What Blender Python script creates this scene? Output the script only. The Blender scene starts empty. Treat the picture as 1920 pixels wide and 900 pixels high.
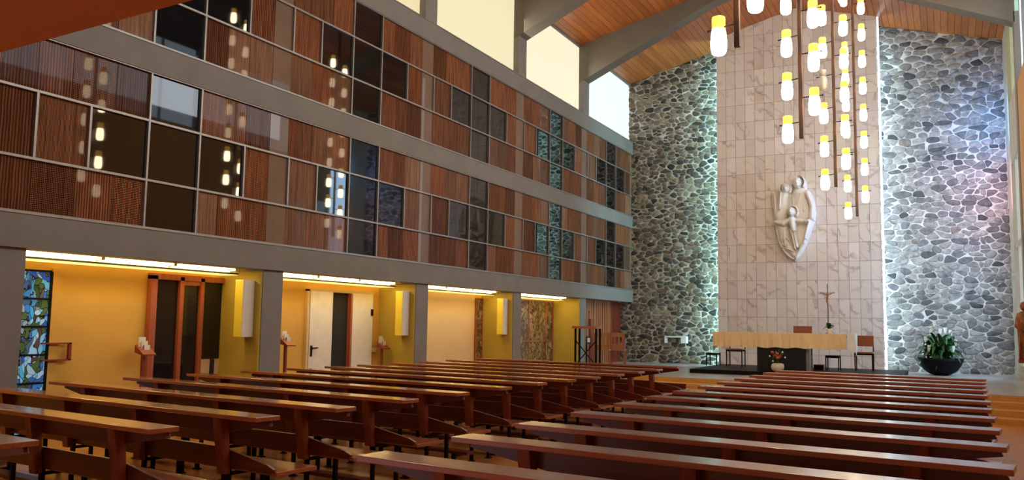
import bpy, math, random
from mathutils import Vector, Matrix
sc = bpy.context.scene
# ------------------------------------------------------------------ camera
YAW, PITCH, ROLL, FPX = -.468580, .0974188, -.0155542, 1606.7
cy, sy = math.cos(YAW), math.sin(YAW)
fwd = Vector((sy*math.cos(PITCH), cy*math.cos(PITCH), math.sin(PITCH)))
rgt = Vector((cy, -sy, 0)); dwn = fwd.cross(rgt)
r2 = rgt*math.cos(ROLL)+dwn*math.sin(ROLL); d2 = dwn*math.cos(ROLL)-rgt*math.sin(ROLL)
cam = bpy.data.objects.new('camera', bpy.data.cameras.new('camera'))
cam.data.sensor_width = 36; cam.data.lens = FPX*36/1920; cam.data.clip_start = .05
m = Matrix((r2, -d2, -fwd)).transposed().to_4x4(); m.translation = (8.8, 0, 1.55)
cam.matrix_world = m
sc.collection.objects.link(cam); sc.camera = cam
# ------------------------------------------------------------------ world, light, exposure
w = bpy.data.worlds.new('world'); sc.world = w; w.use_nodes = True
w.node_tree.nodes['Background'].inputs[0].default_value = (.55, .68, .9, 1)
w.node_tree.nodes['Background'].inputs[1].default_value = .6
sc.view_settings.view_transform = 'Standard'; sc.view_settings.look = 'None'
sc.view_settings.exposure = 0.95; sc.view_settings.gamma = 1; sc.view_settings.use_curve_mapping = False
sc.cycles.max_bounces = 8; sc.cycles.diffuse_bounces = 4; sc.cycles.glossy_bounces = 4
sc.cycles.sample_clamp_indirect = 6; sc.cycles.caustics_reflective = False; sc.cycles.caustics_refractive = False
LAMP_E = 13.0         # opal chandelier shades
TUBE_E = 10.0         # fluorescent tubes under the gallery
def area(name, loc, size, rot, power, col):
    l = bpy.data.lights.new(name, 'AREA'); l.shape = 'RECTANGLE'; l.size, l.size_y = size; l.energy = power; l.color = col
    o = bpy.data.objects.new(name, l); o.location = loc; o.rotation_euler = rot; sc.collection.objects.link(o); return o
# daylight entering through the high windows on the right and left of the nave; last, an added warm fill behind the camera
R90 = math.pi/2
area('daylight_right_windows', (10.25, 11.5, 8.0), (1.3, 19), (0, R90, 0), 210, (.86, .93, 1))
area('daylight_left_windows', (.12, 13.5, 8.1), (1.2, 16), (0, -R90, 0), 90, (1, .93, .75))
area('daylight_sanctuary_window', (10.1, 23.9, 4.0), (5.6, 1.3), (0, R90-.0, -.25), 95, (.42, .68, 1))
area('blue_glass_light', (10.2, 24.6, 7.0), (1.2, .5), (0, R90, -1.1), 22, (.10, .40, 1))
area('rose_glass_light', (10.2, 24.4, 5.2), (1.2, .5), (0, R90, -1.0), 14, (1, .45, .62))
area('added_rear_fill', (5, -3.6, 2.2), (8, 2.2), (R90, 0, 0), 45, (1, .66, .40))  # unseen warm fill, added to lift the pew backs and gallery beams

# ------------------------------------------------------------------ helpers
col = sc.collection
class MB:
    def __init__(s): s.v = []; s.f = []
    def box(s, x0, x1, y0, y1, z0, z1):
        n = len(s.v)
        s.v += [(x0,y0,z0),(x1,y0,z0),(x1,y1,z0),(x0,y1,z0),(x0,y0,z1),(x1,y0,z1),(x1,y1,z1),(x0,y1,z1)]
        s.f += [tuple(n+i for i in q) for q in ((0,3,2,1),(4,5,6,7),(0,1,5,4),(1,2,6,5),(2,3,7,6),(3,0,4,7))]; return s
    def bar(s, p, q, wx, wy=None, up=(0,0,1)):
        wy = wy or wx; p = Vector(p); q = Vector(q); d = (q-p).normalized(); u = Vector(up)
        if abs(d.dot(u)) > .95: u = Vector((1,0,0))
        a = d.cross(u).normalized()*wx/2; b = a.cross(d).normalized()*wy/2; n = len(s.v)
        for c in (p, q): s.v += [tuple(c-a-b), tuple(c+a-b), tuple(c+a+b), tuple(c-a+b)]
        s.f += [tuple(n+i for i in q2) for q2 in ((3,2,1,0),(4,5,6,7),(0,1,5,4),(1,2,6,5),(2,3,7,6),(3,0,4,7))]; return s
    def prism(s, pts, axis, a, b):
        """pts in the plane across axis ('x': y,z  'y': x,z  'z': x,y), pushed from a to b"""
        n = len(s.v); k = len(pts)
        for c in (a, b):
            for p in pts: s.v.append((c,p[0],p[1]) if axis == 'x' else (p[0],c,p[1]) if axis == 'y' else (p[0],p[1],c))
        s.f += [tuple(range(n+k-1, n-1, -1)), tuple(range(n+k, n+2*k))]
        s.f += [(n+i, n+(i+1)%k, n+k+(i+1)%k, n+k+i) for i in range(k)]; return s
    def lathe(s, prof, c=(0,0,0), seg=20):
        n = len(s.v)
        for r, z in prof:
            for i in range(seg):
                t = 2*math.pi*i/seg; s.v.append((c[0]+r*math.cos(t), c[1]+r*math.sin(t), c[2]+z))
        for j in range(len(prof)-1):
            for i in range(seg):
                i2 = (i+1)%seg; s.f.append((n+j*seg+i, n+j*seg+i2, n+(j+1)*seg+i2, n+(j+1)*seg+i))
        s.f.append(tuple(n+i for i in range(seg-1,-1,-1))); s.f.append(tuple(n+(len(prof)-1)*seg+i for i in range(seg))); return s
    def tube(s, pts, rad, seg=8):
        n = len(s.v); k = len(pts); pts = [Vector(p) for p in pts]
        for j, p in enumerate(pts):
            d = (pts[min(j+1,k-1)]-pts[max(j-1,0)]).normalized(); u = Vector((0,0,1)) if abs(d.z) < .9 else Vector((1,0,0))
            a = d.cross(u).normalized(); b = a.cross(d); r = rad[j] if isinstance(rad, (list, tuple)) else rad
            for i in range(seg):
                t = 2*math.pi*i/seg; s.v.append(tuple(p+a*r*math.cos(t)+b*r*math.sin(t)))
        for j in range(k-1):
            for i in range(seg): i2 = (i+1)%seg; s.f.append((n+j*seg+i, n+j*seg+i2, n+(j+1)*seg+i2, n+(j+1)*seg+i))
        s.f.append(tuple(n+i for i in range(seg-1,-1,-1))); s.f.append(tuple(n+(k-1)*seg+i for i in range(seg))); return s
    def blob(s, c, r, seg=12, rings=8):
        pr = [(max(1e-4, math.sin(math.pi*j/rings)), -math.cos(math.pi*j/rings)) for j in range(rings+1)]
        n = len(s.v); s.lathe(pr, (0,0,0), seg)
        s.v[n:] = [(c[0]+v[0]*r[0], c[1]+v[1]*r[1], c[2]+v[2]*r[2]) for v in s.v[n:]]; return s
    def build(s, name, mat, parent=None, smooth=False, bevel=0, kind=None):
        me = bpy.data.meshes.new(name); me.from_pydata(s.v, [], s.f); me.update()
        if smooth: me.polygons.foreach_set('use_smooth', [True]*len(me.polygons))
        me.materials.append(mat); o = bpy.data.objects.new(name, me); col.objects.link(o)
        if parent: o.parent = parent
        if bevel:
            b = o.modifiers.new('bevel', 'BEVEL'); b.width = bevel; b.segments = 2; b.limit_method = 'ANGLE'
        if kind: o['kind'] = kind
        return o
def B(*a): return MB().box(*a)
def empty(name, loc=(0,0,0), rz=0, parent=None, kind=None):
    o = bpy.data.objects.new(name, None); o.location = loc; o.rotation_euler = (0,0,rz); o.empty_display_size = .1
    col.objects.link(o)
    if parent: o.parent = parent
    if kind: o['kind'] = kind
    return o
def tag(o, label, cat, group=None):
    o['label'] = label; o['category'] = cat
    if group: o['group'] = group
    return o
def copy_tree(o, parent=None):
    c = o.copy(); col.objects.link(c)
    if parent: c.parent = parent
    for ch in list(o.children): copy_tree(ch, c)
    return c
def rnd(a, b): return random.uniform(a, b)

# ------------------------------------------------------------------ materials
def new(name):
    m = bpy.data.materials.new(name); m.use_nodes = True; nt = m.node_tree
    return m, nt, nt.nodes['Principled BSDF'], lambda t, **k: nodes(nt, t, **k)
def nodes(nt, t, **k):
    n = nt.nodes.new(t)
    for a, b in k.items():
        if a in n.inputs: n.inputs[a].default_value = b
        else: setattr(n, a, b)
    return n
def ramp(nt, fac, stops):
    r = nt.nodes.new('ShaderNodeValToRGB'); e = r.color_ramp.elements
    e[0].position, e[0].color = stops[0][0], (*stops[0][1], 1); e[1].position, e[1].color = stops[-1][0], (*stops[-1][1], 1)
    for p, c in stops[1:-1]: x = e.new(p); x.color = (*c, 1)
    nt.links.new(fac, r.inputs[0]); return r.outputs[0]
def coords(nt, scale=(1,1,1), kind='Object'):
    t = nt.nodes.new('ShaderNodeTexCoord'); mp = nt.nodes.new('ShaderNodeMapping'); mp.inputs['Scale'].default_value = scale
    nt.links.new(t.outputs[kind], mp.inputs[0]); return mp.outputs[0]
def noise(nt, vec, scale, detail=3, rough=.5):
    n = nt.nodes.new('ShaderNodeTexNoise'); n.inputs['Scale'].default_value = scale; n.inputs['Detail'].default_value = detail
    n.inputs['Roughness'].default_value = rough; nt.links.new(vec, n.inputs['Vector']); return n.outputs['Fac']
def mix(nt, a, b, fac, mode='MIX'):
    x = nt.nodes.new('ShaderNodeMix'); x.data_type = 'RGBA'; x.blend_type = mode
    for i, v in ((0, fac), (6, a), (7, b)):
        if hasattr(v, 'is_linked') or hasattr(v, 'links'): nt.links.new(v, x.inputs[i])
        else: x.inputs[i].default_value = v if i == 0 else (*v, 1)
    return x.outputs[2]
def bump(nt, bs, h, strength=.3, dist=.01):
    b = nt.nodes.new('ShaderNodeBump'); b.inputs['Strength'].default_value = strength; b.inputs['Distance'].default_value = dist
    nt.links.new(h, b.inputs['Height']); nt.links.new(b.outputs[0], bs.inputs['Normal'])
def plain(name, c, rough=.6, var=.12, nscale=6, metal=0, coat=0, b=0):
    m, nt, bs, _ = new(name); v = coords(nt); f = noise(nt, v, nscale, 4)
    lo = tuple(x*(1-var) for x in c); hi = tuple(min(1, x*(1+var)) for x in c)
    nt.links.new(ramp(nt, f, [(.3, lo), (.7, hi)]), bs.inputs['Base Color'])
    bs.inputs['Roughness'].default_value = rough; bs.inputs['Metallic'].default_value = metal; bs.inputs['Coat Weight'].default_value = coat
    if b: bump(nt, bs, noise(nt, v, nscale*6, 3), b)
    return m
def wood(name, c0, c1, axis='x', rough=.3, coat=.3, scale=1.0, island=0.0, bmp=.08, crough=.18):
    m, nt, bs, _ = new(name)
    s = {'x': (.6, 14, 14), 'y': (14, .6, 14), 'z': (14, 14, .6)}[axis]
    v = coords(nt, tuple(k*scale for k in s)); f = noise(nt, v, 2.2, 5, .6)
    c = ramp(nt, f, [(.25, c0), (.75, c1)])
    if island:
        oi = nt.nodes.new('ShaderNodeObjectInfo')
        c = mix(nt, c, ramp(nt, oi.outputs['Random'], [(0, (.55,.5,.45)), (1, (1.15,1.1,1.05))]), island, 'MULTIPLY')
    nt.links.new(c, bs.inputs['Base Color'])
    bs.inputs['Roughness'].default_value = rough; bs.inputs['Coat Weight'].default_value = coat; bs.inputs['Coat Roughness'].default_value = crough
    if bmp: bump(nt, bs, f, bmp)
    return m
def emit(name, c, e, base=(.8,.8,.8), rough=.4):
    m, nt, bs, _ = new(name); bs.inputs['Base Color'].default_value = (*base, 1); bs.inputs['Roughness'].default_value = rough
    bs.inputs['Emission Color'].default_value = (*c, 1); bs.inputs['Emission Strength'].default_value = e; return m

M = {}
M['beam'] = plain('painted_concrete', (.215,.198,.172), .75, .08, 2, b=.05)
M['rafter'] = plain('painted_rafter', (.145,.125,.098), .7, .06, 2)
M['plaster'] = plain('plaster', (.5,.42,.33), .85, .06, 2)
M['white'] = plain('white_paint', (.72,.68,.58), .5, .05)
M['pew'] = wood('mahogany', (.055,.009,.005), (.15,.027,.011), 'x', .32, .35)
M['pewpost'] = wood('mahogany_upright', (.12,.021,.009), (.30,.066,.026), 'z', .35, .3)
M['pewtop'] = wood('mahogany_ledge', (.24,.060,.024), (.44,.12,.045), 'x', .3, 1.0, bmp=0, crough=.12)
M['black'] = plain('black_metal', (.008,.007,.008), .5, .1, metal=.3)
M['floor'] = None
M['alu'] = plain('grey_aluminium', (.30,.28,.26), .4, .08, metal=.5)
M['darkglass'] = plain('smoked_glass', (.006,.005,.005), .025, .1)
M['darkglass'].node_tree.nodes['Principled BSDF'].inputs['IOR'].default_value = 1.55
M['olive'] = plain('olive_plaster', (.40,.30,.045), .8, .05, 3)
M['ochre'] = plain('ochre_plaster', (.60,.35,.062), .8, .05, 2)
M['yellow'] = plain('yellow_panel', (.75,.62,.06), .6, .04)
M['cream'] = plain('cream_plaster', (.64,.47,.23), .8, .04, 2)
M['redwood'] = wood('red_wood', (.25,.05,.02), (.42,.12,.05), 'z', .4, .2)
M['darkred'] = wood('dark_red_wood', (.16,.02,.01), (.26,.04,.02), 'z', .4, .2)
M['bronze'] = wood('bronze_brown', (.055,.020,.009), (.10,.038,.018), 'z', .45, .1)
M['nearblack'] = plain('dark_interior', (.012,.01,.01), .9)  # near-black matte for dark parts; also paints the unlit door gap
M['glassblack'] = plain('black_door_glass', (.012,.010,.010), .06)
M['tan'] = plain('tan_wall', (.55,.30,.12), .7, .06, 2)
M['stepocre'] = wood('ochre_step', (.50,.25,.055), (.66,.36,.09), 'x', .45, .1)
M['palefloor'] = plain('pale_stone_floor', (.42,.40,.38), .28, .15, 3)
M['cloth'] = plain('cream_altar_cloth', (.80,.58,.31), .9, .05, 3)
M['clothwhite'] = plain('white_linen', (.85,.85,.83), .9, .04, 5)
M['seatwood'] = wood('chair_wood', (.25,.07,.025), (.40,.13,.05), 'x', .4, .2)
M['lightwood'] = wood('light_wood', (.32,.12,.04), (.48,.20,.075), 'z', .4, .2)
M['slatwood'] = wood('slat_wood', (.30,.10,.03), (.50,.20,.07), 'z', .5, .1)
M['leaf'] = plain('green_leaf', (.045,.16,.025), .35, .5, 8)
M['leafdark'] = plain('dark_green_leaf', (.018,.07,.015), .35, .4, 8)
M['spathe'] = plain('white_flower', (.82,.84,.78), .5, .05)
M['soil'] = plain('soil', (.03,.02,.012), .95, .4, 20)
M['bowl'] = plain('black_bowl', (.004,.004,.005), .7, .1)
for k in ('bowl','black'): M[k].node_tree.nodes['Principled BSDF'].inputs['Specular IOR Level'].default_value = .15
M['pot'] = plain('pale_ceramic', (.62,.55,.42), .4, .12, 14)
M['red'] = plain('red_flower', (.55,.06,.04), .6, .3, 20)
M['sculpt'] = plain('white_stone', (.86,.83,.80), .6, .06, 5, b=.05)
M['paper'] = plain('paper', (.8,.74,.6), .8)
M['carved'] = plain('carved_wood', (.30,.10,.04), .5, .5, 10, b=.4)
M['lampwhite'] = emit('opal_glass_lit', (1,.82,.52), LAMP_E, (.9,.85,.75), .3)
M['lampcollar'] = emit('amber_collar_lit', (1,.50,.06), 1.1, (.8,.5,.1), .4)
M['lampoff'] = plain('opal_glass_unlit', (.75,.70,.62), .3, .02)
M['tube'] = emit('fluorescent_tube', (1,.70,.27), TUBE_E)
M['strip'] = emit('cool_strip_light', (.78,.91,1), 1.0)
M['striphid2'] = emit('cool_tube_right', (.55,.84,1), 20)
M['striphid'] = emit('cool_tube', (.42,.86,1), 34)
M['shelfglow'] = emit('yellow_shelf_glow', (1,.66,.18), 1.0)  # light bounced onto the shelf underside, put into its emission
for k, c, e in (('cler0', (1,.84,.48), .42), ('cler1', (1,.88,.55), .44), ('cler2', (1,.93,.66), .47), ('cler3', (.84,.93,.92), .52), ('winsky', (.66,.84,1), .8), ('wingreen', (.50,.85,.62), .42), ('winblue', (.55,.80,1), .55)):  # left panes glow by bay; bluish last one holds the adjacent window's light
    M[k] = emit(k+'_pane', c, e, (.12,.12,.10), .5)

def mat_floor():
    m, nt, bs, _ = new('polished_floor'); v = coords(nt)
    f = noise(nt, v, 1.2, 5, .6); g = noise(nt, v, 22, 3)
    c = ramp(nt, f, [(.3, (.50,.20,.055)), (.7, (.64,.29,.085))])
    c = mix(nt, c, ramp(nt, g, [(.3, (.8,.8,.8)), (.7, (1.1,1.1,1.1))]), .6, 'MULTIPLY')
    nt.links.new(c, bs.inputs['Base Color']); bs.inputs['Roughness'].default_value = .22; return m
M['floor'] = mat_floor()
def mat_mortar(name, c):
    m, nt, bs, _ = new(name); v = coords(nt); f = noise(nt, v, 5, 5, .65); g = noise(nt, v, 38, 4, .7)
    nt.links.new(ramp(nt, f, [(.3, tuple(x*.72 for x in c)), (.7, c)]), bs.inputs['Base Color'])
    bs.inputs['Roughness'].default_value = .95; bump(nt, bs, g, .8, .03); return m
M['mortar'] = mat_mortar('lime_mortar', (.78,.74,.66))
def mat_stone(name, stops, vein=(.4,.37,.3)):
    m, nt, bs, _ = new(name); gi = nt.nodes.new('ShaderNodeNewGeometry'); oi = nt.nodes.new('ShaderNodeObjectInfo')
    a = nt.nodes.new('ShaderNodeMath'); a.operation = 'ADD'; nt.links.new(gi.outputs['Random Per Island'], a.inputs[0]); nt.links.new(oi.outputs['Random'], a.inputs[1])
    fr = nt.nodes.new('ShaderNodeMath'); fr.operation = 'FRACT'; nt.links.new(a.outputs[0], fr.inputs[0])
    c = ramp(nt, fr.outputs[0], stops); v = coords(nt); n = noise(nt, v, 9, 5, .7)
    c = mix(nt, c, ramp(nt, n, [(.3, (.42,.42,.42)), (.72, (1.55,1.5,1.42))]), .9, 'MULTIPLY')
    nt.links.new(c, bs.inputs['Base Color']); bs.inputs['Roughness'].default_value = .8
    bump(nt, bs, noise(nt, v, 26, 5, .75), .9, .03); return m
M['stoneL'] = mat_stone('field_stone_dark', [(0,(.035,.032,.028)), (.25,(.11,.09,.06)), (.5,(.22,.18,.12)), (.75,(.32,.27,.19)), (.9,(.10,.09,.085)), (1,(.20,.11,.06))])
M['stoneR'] = mat_stone('field_stone_grey', [(0,(.06,.06,.065)), (.15,(.17,.165,.16)), (.45,(.30,.28,.27)), (.8,(.38,.35,.33)), (.92,(.16,.15,.17)), (1,(.24,.19,.16))])
def mat_marble():
    m, nt, bs, _ = new('veined_marble'); v = coords(nt); oi = nt.nodes.new('ShaderNodeObjectInfo')
    vm = nt.nodes.new('ShaderNodeVectorMath'); vm.operation = 'ADD'; cx = nt.nodes.new('ShaderNodeCombineXYZ')
    sc2 = nt.nodes.new('ShaderNodeMath'); sc2.operation = 'MULTIPLY'; sc2.inputs[1].default_value = 30; nt.links.new(oi.outputs['Random'], sc2.inputs[0])
    for i in range(3): nt.links.new(sc2.outputs[0], cx.inputs[i])
    nt.links.new(v, vm.inputs[0]); nt.links.new(cx.outputs[0], vm.inputs[1])
    wv = nt.nodes.new('ShaderNodeTexWave'); wv.wave_type = 'BANDS'; wv.bands_direction = 'DIAGONAL'
    wv.inputs['Scale'].default_value = 1.1; wv.inputs['Distortion'].default_value = 11; wv.inputs['Detail'].default_value = 4; wv.inputs['Detail Scale'].default_value = 1.6
    nt.links.new(vm.outputs[0], wv.inputs['Vector'])
    msk = noise(nt, vm.outputs[0], 1.6, 3)
    vein = ramp(nt, wv.outputs['Fac'], [(0, (.66,.62,.62)), (.10, (.86,.84,.83)), (.28, (1,1,1))])
    mf = ramp(nt, msk, [(.42, (0,0,0)), (.62, (1,1,1))])
    base = ramp(nt, oi.outputs['Random'], [(0, (.70,.62,.59)), (.5, (.80,.73,.70)), (.8,(.77,.70,.62)), (1, (.84,.79,.78))])
    c = mix(nt, base, vein, mf, 'MULTIPLY'); 
    st = ramp(nt, noise(nt, vm.outputs[0], .9, 2), [(.66, (1,1,1)), (.76, (.86,.78,.50))])
    c = mix(nt, c, st, .8, 'MULTIPLY')
    nt.links.new(c, bs.inputs['Base Color']); bs.inputs['Roughness'].default_value = .38; return m
M['marble'] = mat_marble(); M['grout'] = plain('pale_grout', (.40,.33,.29), .9)
def mat_weave(name, c0, c1, sy_, sz_, streak):
    """cane matting behind glass: two crossing ribs, seen through a clear coat"""
    m, nt, bs, _ = new(name); v = coords(nt)
    def wave(d, s, dist):
        wv = nt.nodes.new('ShaderNodeTexWave'); wv.wave_type = 'BANDS'; wv.bands_direction = d
        wv.inputs['Scale'].default_value = s; wv.inputs['Distortion'].default_value = dist; wv.inputs['Detail'].default_value = 2; wv.inputs['Detail Scale'].default_value = .7
        nt.links.new(v, wv.inputs['Vector']); return wv.outputs['Fac']
    a = wave('Y', sy_, 1.5); b = wave('Z', sz_, 1.5)
    mu = nt.nodes.new('ShaderNodeMath'); mu.operation = 'MULTIPLY'; nt.links.new(a, mu.inputs[0]); nt.links.new(b, mu.inputs[1])
    c = ramp(nt, mu.outputs[0], [(.02, c0), (.55, c1)])
    vs = coords(nt, (1, 9, .5)); s = noise(nt, vs, 3, 4, .65)
    c = mix(nt, c, ramp(nt, s, [(.3, (.45,.42,.40)), (.7, (1.5,1.5,1.5))]), streak, 'MULTIPLY')
    oi = nt.nodes.new('ShaderNodeObjectInfo')
    c = mix(nt, c, ramp(nt, oi.outputs['Random'], [(0, (.5,.44,.40)), (1, (1.35,1.25,1.15))]), .9, 'MULTIPLY')
    nt.links.new(c, bs.inputs['Base Color']); bs.inputs['Roughness'].default_value = .9
    bs.inputs['Coat Weight'].default_value = .4; bs.inputs['Coat Roughness'].default_value = .03; bs.inputs['Coat IOR'].default_value = 1.3
    bs.inputs['Specular IOR Level'].default_value = .1; return m
M['weave_a'] = mat_weave('basket_weave_cane', (.035,.012,.006), (.40,.17,.075), 15, 15, .9)
M['weave_b'] = mat_weave('vertical_straw', (.05,.018,.009), (.42,.20,.10), 19, 30, 1.0)
M['weave_c'] = mat_weave('fine_cane', (.06,.022,.010), (.34,.14,.06), 9, 26, .9)
M['weave_d'] = mat_weave('pale_straw', (.13,.065,.038), (.34,.20,.12), 24, 38, .8)
M['palestrip'] = plain('pale_column_behind_glass', (.20,.125,.08), .9, .1, 2, coat=.5)
for k in ('palestrip',):
    b_ = M[k].node_tree.nodes['Principled BSDF']; b_.inputs['Coat Roughness'].default_value = .02
def mat_stained(name, stops, e, scale=7):
    m, nt, bs, _ = new(name); v = coords(nt, (1, 1.1, .8))
    nz = nt.nodes.new('ShaderNodeTexNoise'); nz.inputs['Scale'].default_value = 3.5; nt.links.new(v, nz.inputs['Vector'])
    ad = nt.nodes.new('ShaderNodeVectorMath'); ad.operation = 'MULTIPLY_ADD'; ad.inputs[1].default_value = (.55,.55,.55); nt.links.new(nz.outputs['Color'], ad.inputs[0]); nt.links.new(v, ad.inputs[2]); v = ad.outputs[0]
    vo = nt.nodes.new('ShaderNodeTexVoronoi'); vo.inputs['Scale'].default_value = scale; nt.links.new(v, vo.inputs['Vector'])
    ve = nt.nodes.new('ShaderNodeTexVoronoi'); ve.feature = 'DISTANCE_TO_EDGE'; ve.inputs['Scale'].default_value = scale; nt.links.new(v, ve.inputs['Vector'])
    sp = nt.nodes.new('ShaderNodeSeparateColor'); nt.links.new(vo.outputs['Color'], sp.inputs[0])
    c = ramp(nt, sp.outputs[0], stops)
    c = mix(nt, c, ramp(nt, ve.outputs['Distance'], [(.02, (.03,.03,.03)), (.06, (1,1,1))]), 1.0, 'MULTIPLY')
    nt.links.new(c, bs.inputs['Base Color']); nt.links.new(c, bs.inputs['Emission Color'])
    bs.inputs['Emission Strength'].default_value = e; bs.inputs['Roughness'].default_value = .15; return m
M['blueglass'] = mat_stained('blue_stained_glass', [(0,(.02,.05,.03)), (.3,(.06,.10,.03)), (.5,(.02,.07,.40)), (.65,(.04,.28,.50)), (.85,(.25,.42,.55)), (1,(.06,.03,.02))], .32, 11)
M['brownglass'] = mat_stained('brown_stained_glass', [(0,(.07,.04,.025)), (.3,(.15,.09,.035)), (.65,(.22,.135,.05)), (.9,(.28,.20,.12)), (1,(.10,.05,.03))], .05, 7)

# ------------------------------------------------------------------ setting: dimensions
YE, YM, XR = 25.9, 25.0, 10.37
PIL = [5.66, 9.70, 13.75, 17.80, 21.85]; HALF = .21
def roofz(x): return 9.33+.27*(x+.12) if x < 5.185 else 9.33+.27*(5.305)-.27*(x-5.185)
Z0_ = .42
# floor of the nave and raised sanctuary
B(-.9, XR+.2, -4, YE+.2, -.1, 0).build('floor', M['floor'], kind='structure')
sanct = empty('floor_sanctuary', kind='structure')
ang = [(-.85, 19.75), (XR, 17.6)]
def plat(off, z0, z1, m, name):
    MB().prism([(ang[0][0], ang[0][1]-off), (ang[1][0], ang[1][1]-off), (XR, YE), (-.85, YE)], 'z', z0, z1).build(name, m, sanct)
plat(1.2, 0, .105, M['stepocre'], 'step'); plat(.8, .105, .21, M['stepocre'], 'step'); plat(.4, .21, .315, M['stepocre'], 'step')
plat(0, .315, .405, M['stepocre'], 'step'); plat(-.02, .405, .42, M['palefloor'], 'platform_top')

# ------------------------------------------------------------------ stone end wall
def clip(poly, px, pz, qx, qz, ay):
    mx, mz = (px+qx)/2, (pz+qz)/2; nx, nz = (qx-px), (qz-pz)*ay*ay; out = []
    k = len(poly)
    for i in range(k):
        a, b = poly[i], poly[(i+1)%k]
        da = (a[0]-mx)*nx+(a[1]-mz)*nz; db = (b[0]-mx)*nx+(b[1]-mz)*nz
        if da <= 0: out.append(a)
        if da*db < 0: t = da/(da-db); out.append((a[0]+(b[0]-a[0])*t, a[1]+(b[1]-a[1])*t))
    return out
def stone_wall(name, x0, x1, cw, ch, gap, mat, seed):
    random.seed(seed); wall = empty(name, (0, 0, 0), kind='structure')
    MB().prism([(x0, 0), (x1, 0), (x1, roofz(x1)+.1), (x0, roofz(x0)+.1)] if not (x0 < 5 < x1) else [], 'y', YE, YE+.3).build('mortar_bed', M['mortar'], wall)
    pts = []; z = .42+ch/2; r = 0
    while z < 10.2:
        x = x0+rnd(0, cw)
        while x < x1:
            if z < roofz(x)+.1: pts.append((x+rnd(-.25,.25)*cw, z+rnd(-.36,.36)*ch))
            x += cw*random.choice((.35,.5,.7,.9,1,1.2,1.5,1.9))
        z += ch*rnd(.8, 1.2); r += 1
    ay = cw/ch*.88; grid = {}
    for i, p in enumerate(pts): grid.setdefault((int(p[0]/(2*cw)), int(p[1]/(2*ch))), []).append(i)
    stones = []
    for i, p in enumerate(pts):
        poly = [(max(x0,p[0]-1.6*cw), max(.42,p[1]-1.6*ch)), (min(x1,p[0]+1.6*cw), max(.42,p[1]-1.6*ch)), (min(x1,p[0]+1.6*cw), p[1]+1.6*ch), (max(x0,p[0]-1.6*cw), p[1]+1.6*ch)]
        gx, gz = int(p[0]/(2*cw)), int(p[1]/(2*ch))
        for a in (-1,0,1):
            for b in (-1,0,1):
                for j in grid.get((gx+a, gz+b), ()):
                    if j != i and poly: poly = clip(poly, p[0], p[1], pts[j][0], pts[j][1], ay)
        if len(poly) < 3: continue
        # keep under the roof line
        if max(q[1]-roofz(q[0]) for q in poly) > 0: poly = [(q[0], min(q[1], roofz(q[0])-.01)) for q in poly]
        cx = sum(q[0] for q in poly)/len(poly); cz = sum(q[1] for q in poly)/len(poly)
        g = gap*random.choice((.6,.8,1,1,1.2,1.6,2.4)); P = []
        for q in poly:
            d = math.hypot(q[0]-cx, q[1]-cz)
            if d > g: P.append((cx+(q[0]-cx)*(1-g/d), cz+(q[1]-cz)*(1-g/d)))
        if len(P) < 3: continue
        P = [(q[0]+rnd(-.018,.018), q[1]+rnd(-.012,.012)) for q in P]
        C = P
        for cut in ((.2, .2) if random.random() < .35 else (.19,)):
            if len(C) > 16: break
            D = []
            for k in range(len(C)):
                a, b = C[k], C[(k+1)%len(C)]; D += [(a[0]*(1-cut)+b[0]*cut, a[1]*(1-cut)+b[1]*cut), (a[0]*cut+b[0]*(1-cut), a[1]*cut+b[1]*(1-cut))]
            C = D
        area_ = abs(sum(C[k][0]*C[(k+1)%len(C)][1]-C[(k+1)%len(C)][0]*C[k][1] for k in range(len(C)))/2)
        if area_ < .003: continue
        stones.append((area_, cx, cz, C))
    stones.sort(key=lambda s: -s[0])
    def geo(mb, st):
        _, cx, cz, C = st; k = len(C); n = len(mb.v); h = rnd(.012, .045); tx, tz = rnd(-.14,.14), rnd(-.2,.2)
        for s, y in ((1, .01), (.95, -h*.75), (.74, -h)):
            for q in C: mb.v.append((cx+(q[0]-cx)*s, YE+y+((q[0]-cx)*tx+(q[1]-cz)*tz if s < 1 else 0), cz+(q[1]-cz)*s))
        mb.v.append((cx, YE-h*1.08, cz))
        for j in range(2):
            for i in range(k): i2 = (i+1)%k; mb.f.append((n+j*k+i, n+j*k+i2, n+(j+1)*k+i2, n+(j+1)*k+i))
        for i in range(k): mb.f.append((n+2*k+i, n+2*k+(i+1)%k, n+3*k))
    for st in stones[:298]:
        mb = MB(); geo(mb, st); mb.build('stone', mat, wall, smooth=True)
    mb = MB()
    for st in stones[298:]: geo(mb, st)
    if mb.v: mb.build('small_stones', mat, wall, smooth=True, kind='stuff')
    return wall
stone_wall('wall_back_left', -.42, 3.4, .215, .122, .0135, M['stoneL'], 3)
stone_wall('wall_back_right', 7.0, XR, .28, .145, .0105, M['stoneR'], 5)
B(3.3, 7.1, YE+.02, YE+.3, 0, 10.8).build('wall_back_centre', M['plaster'], kind='structure')

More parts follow.
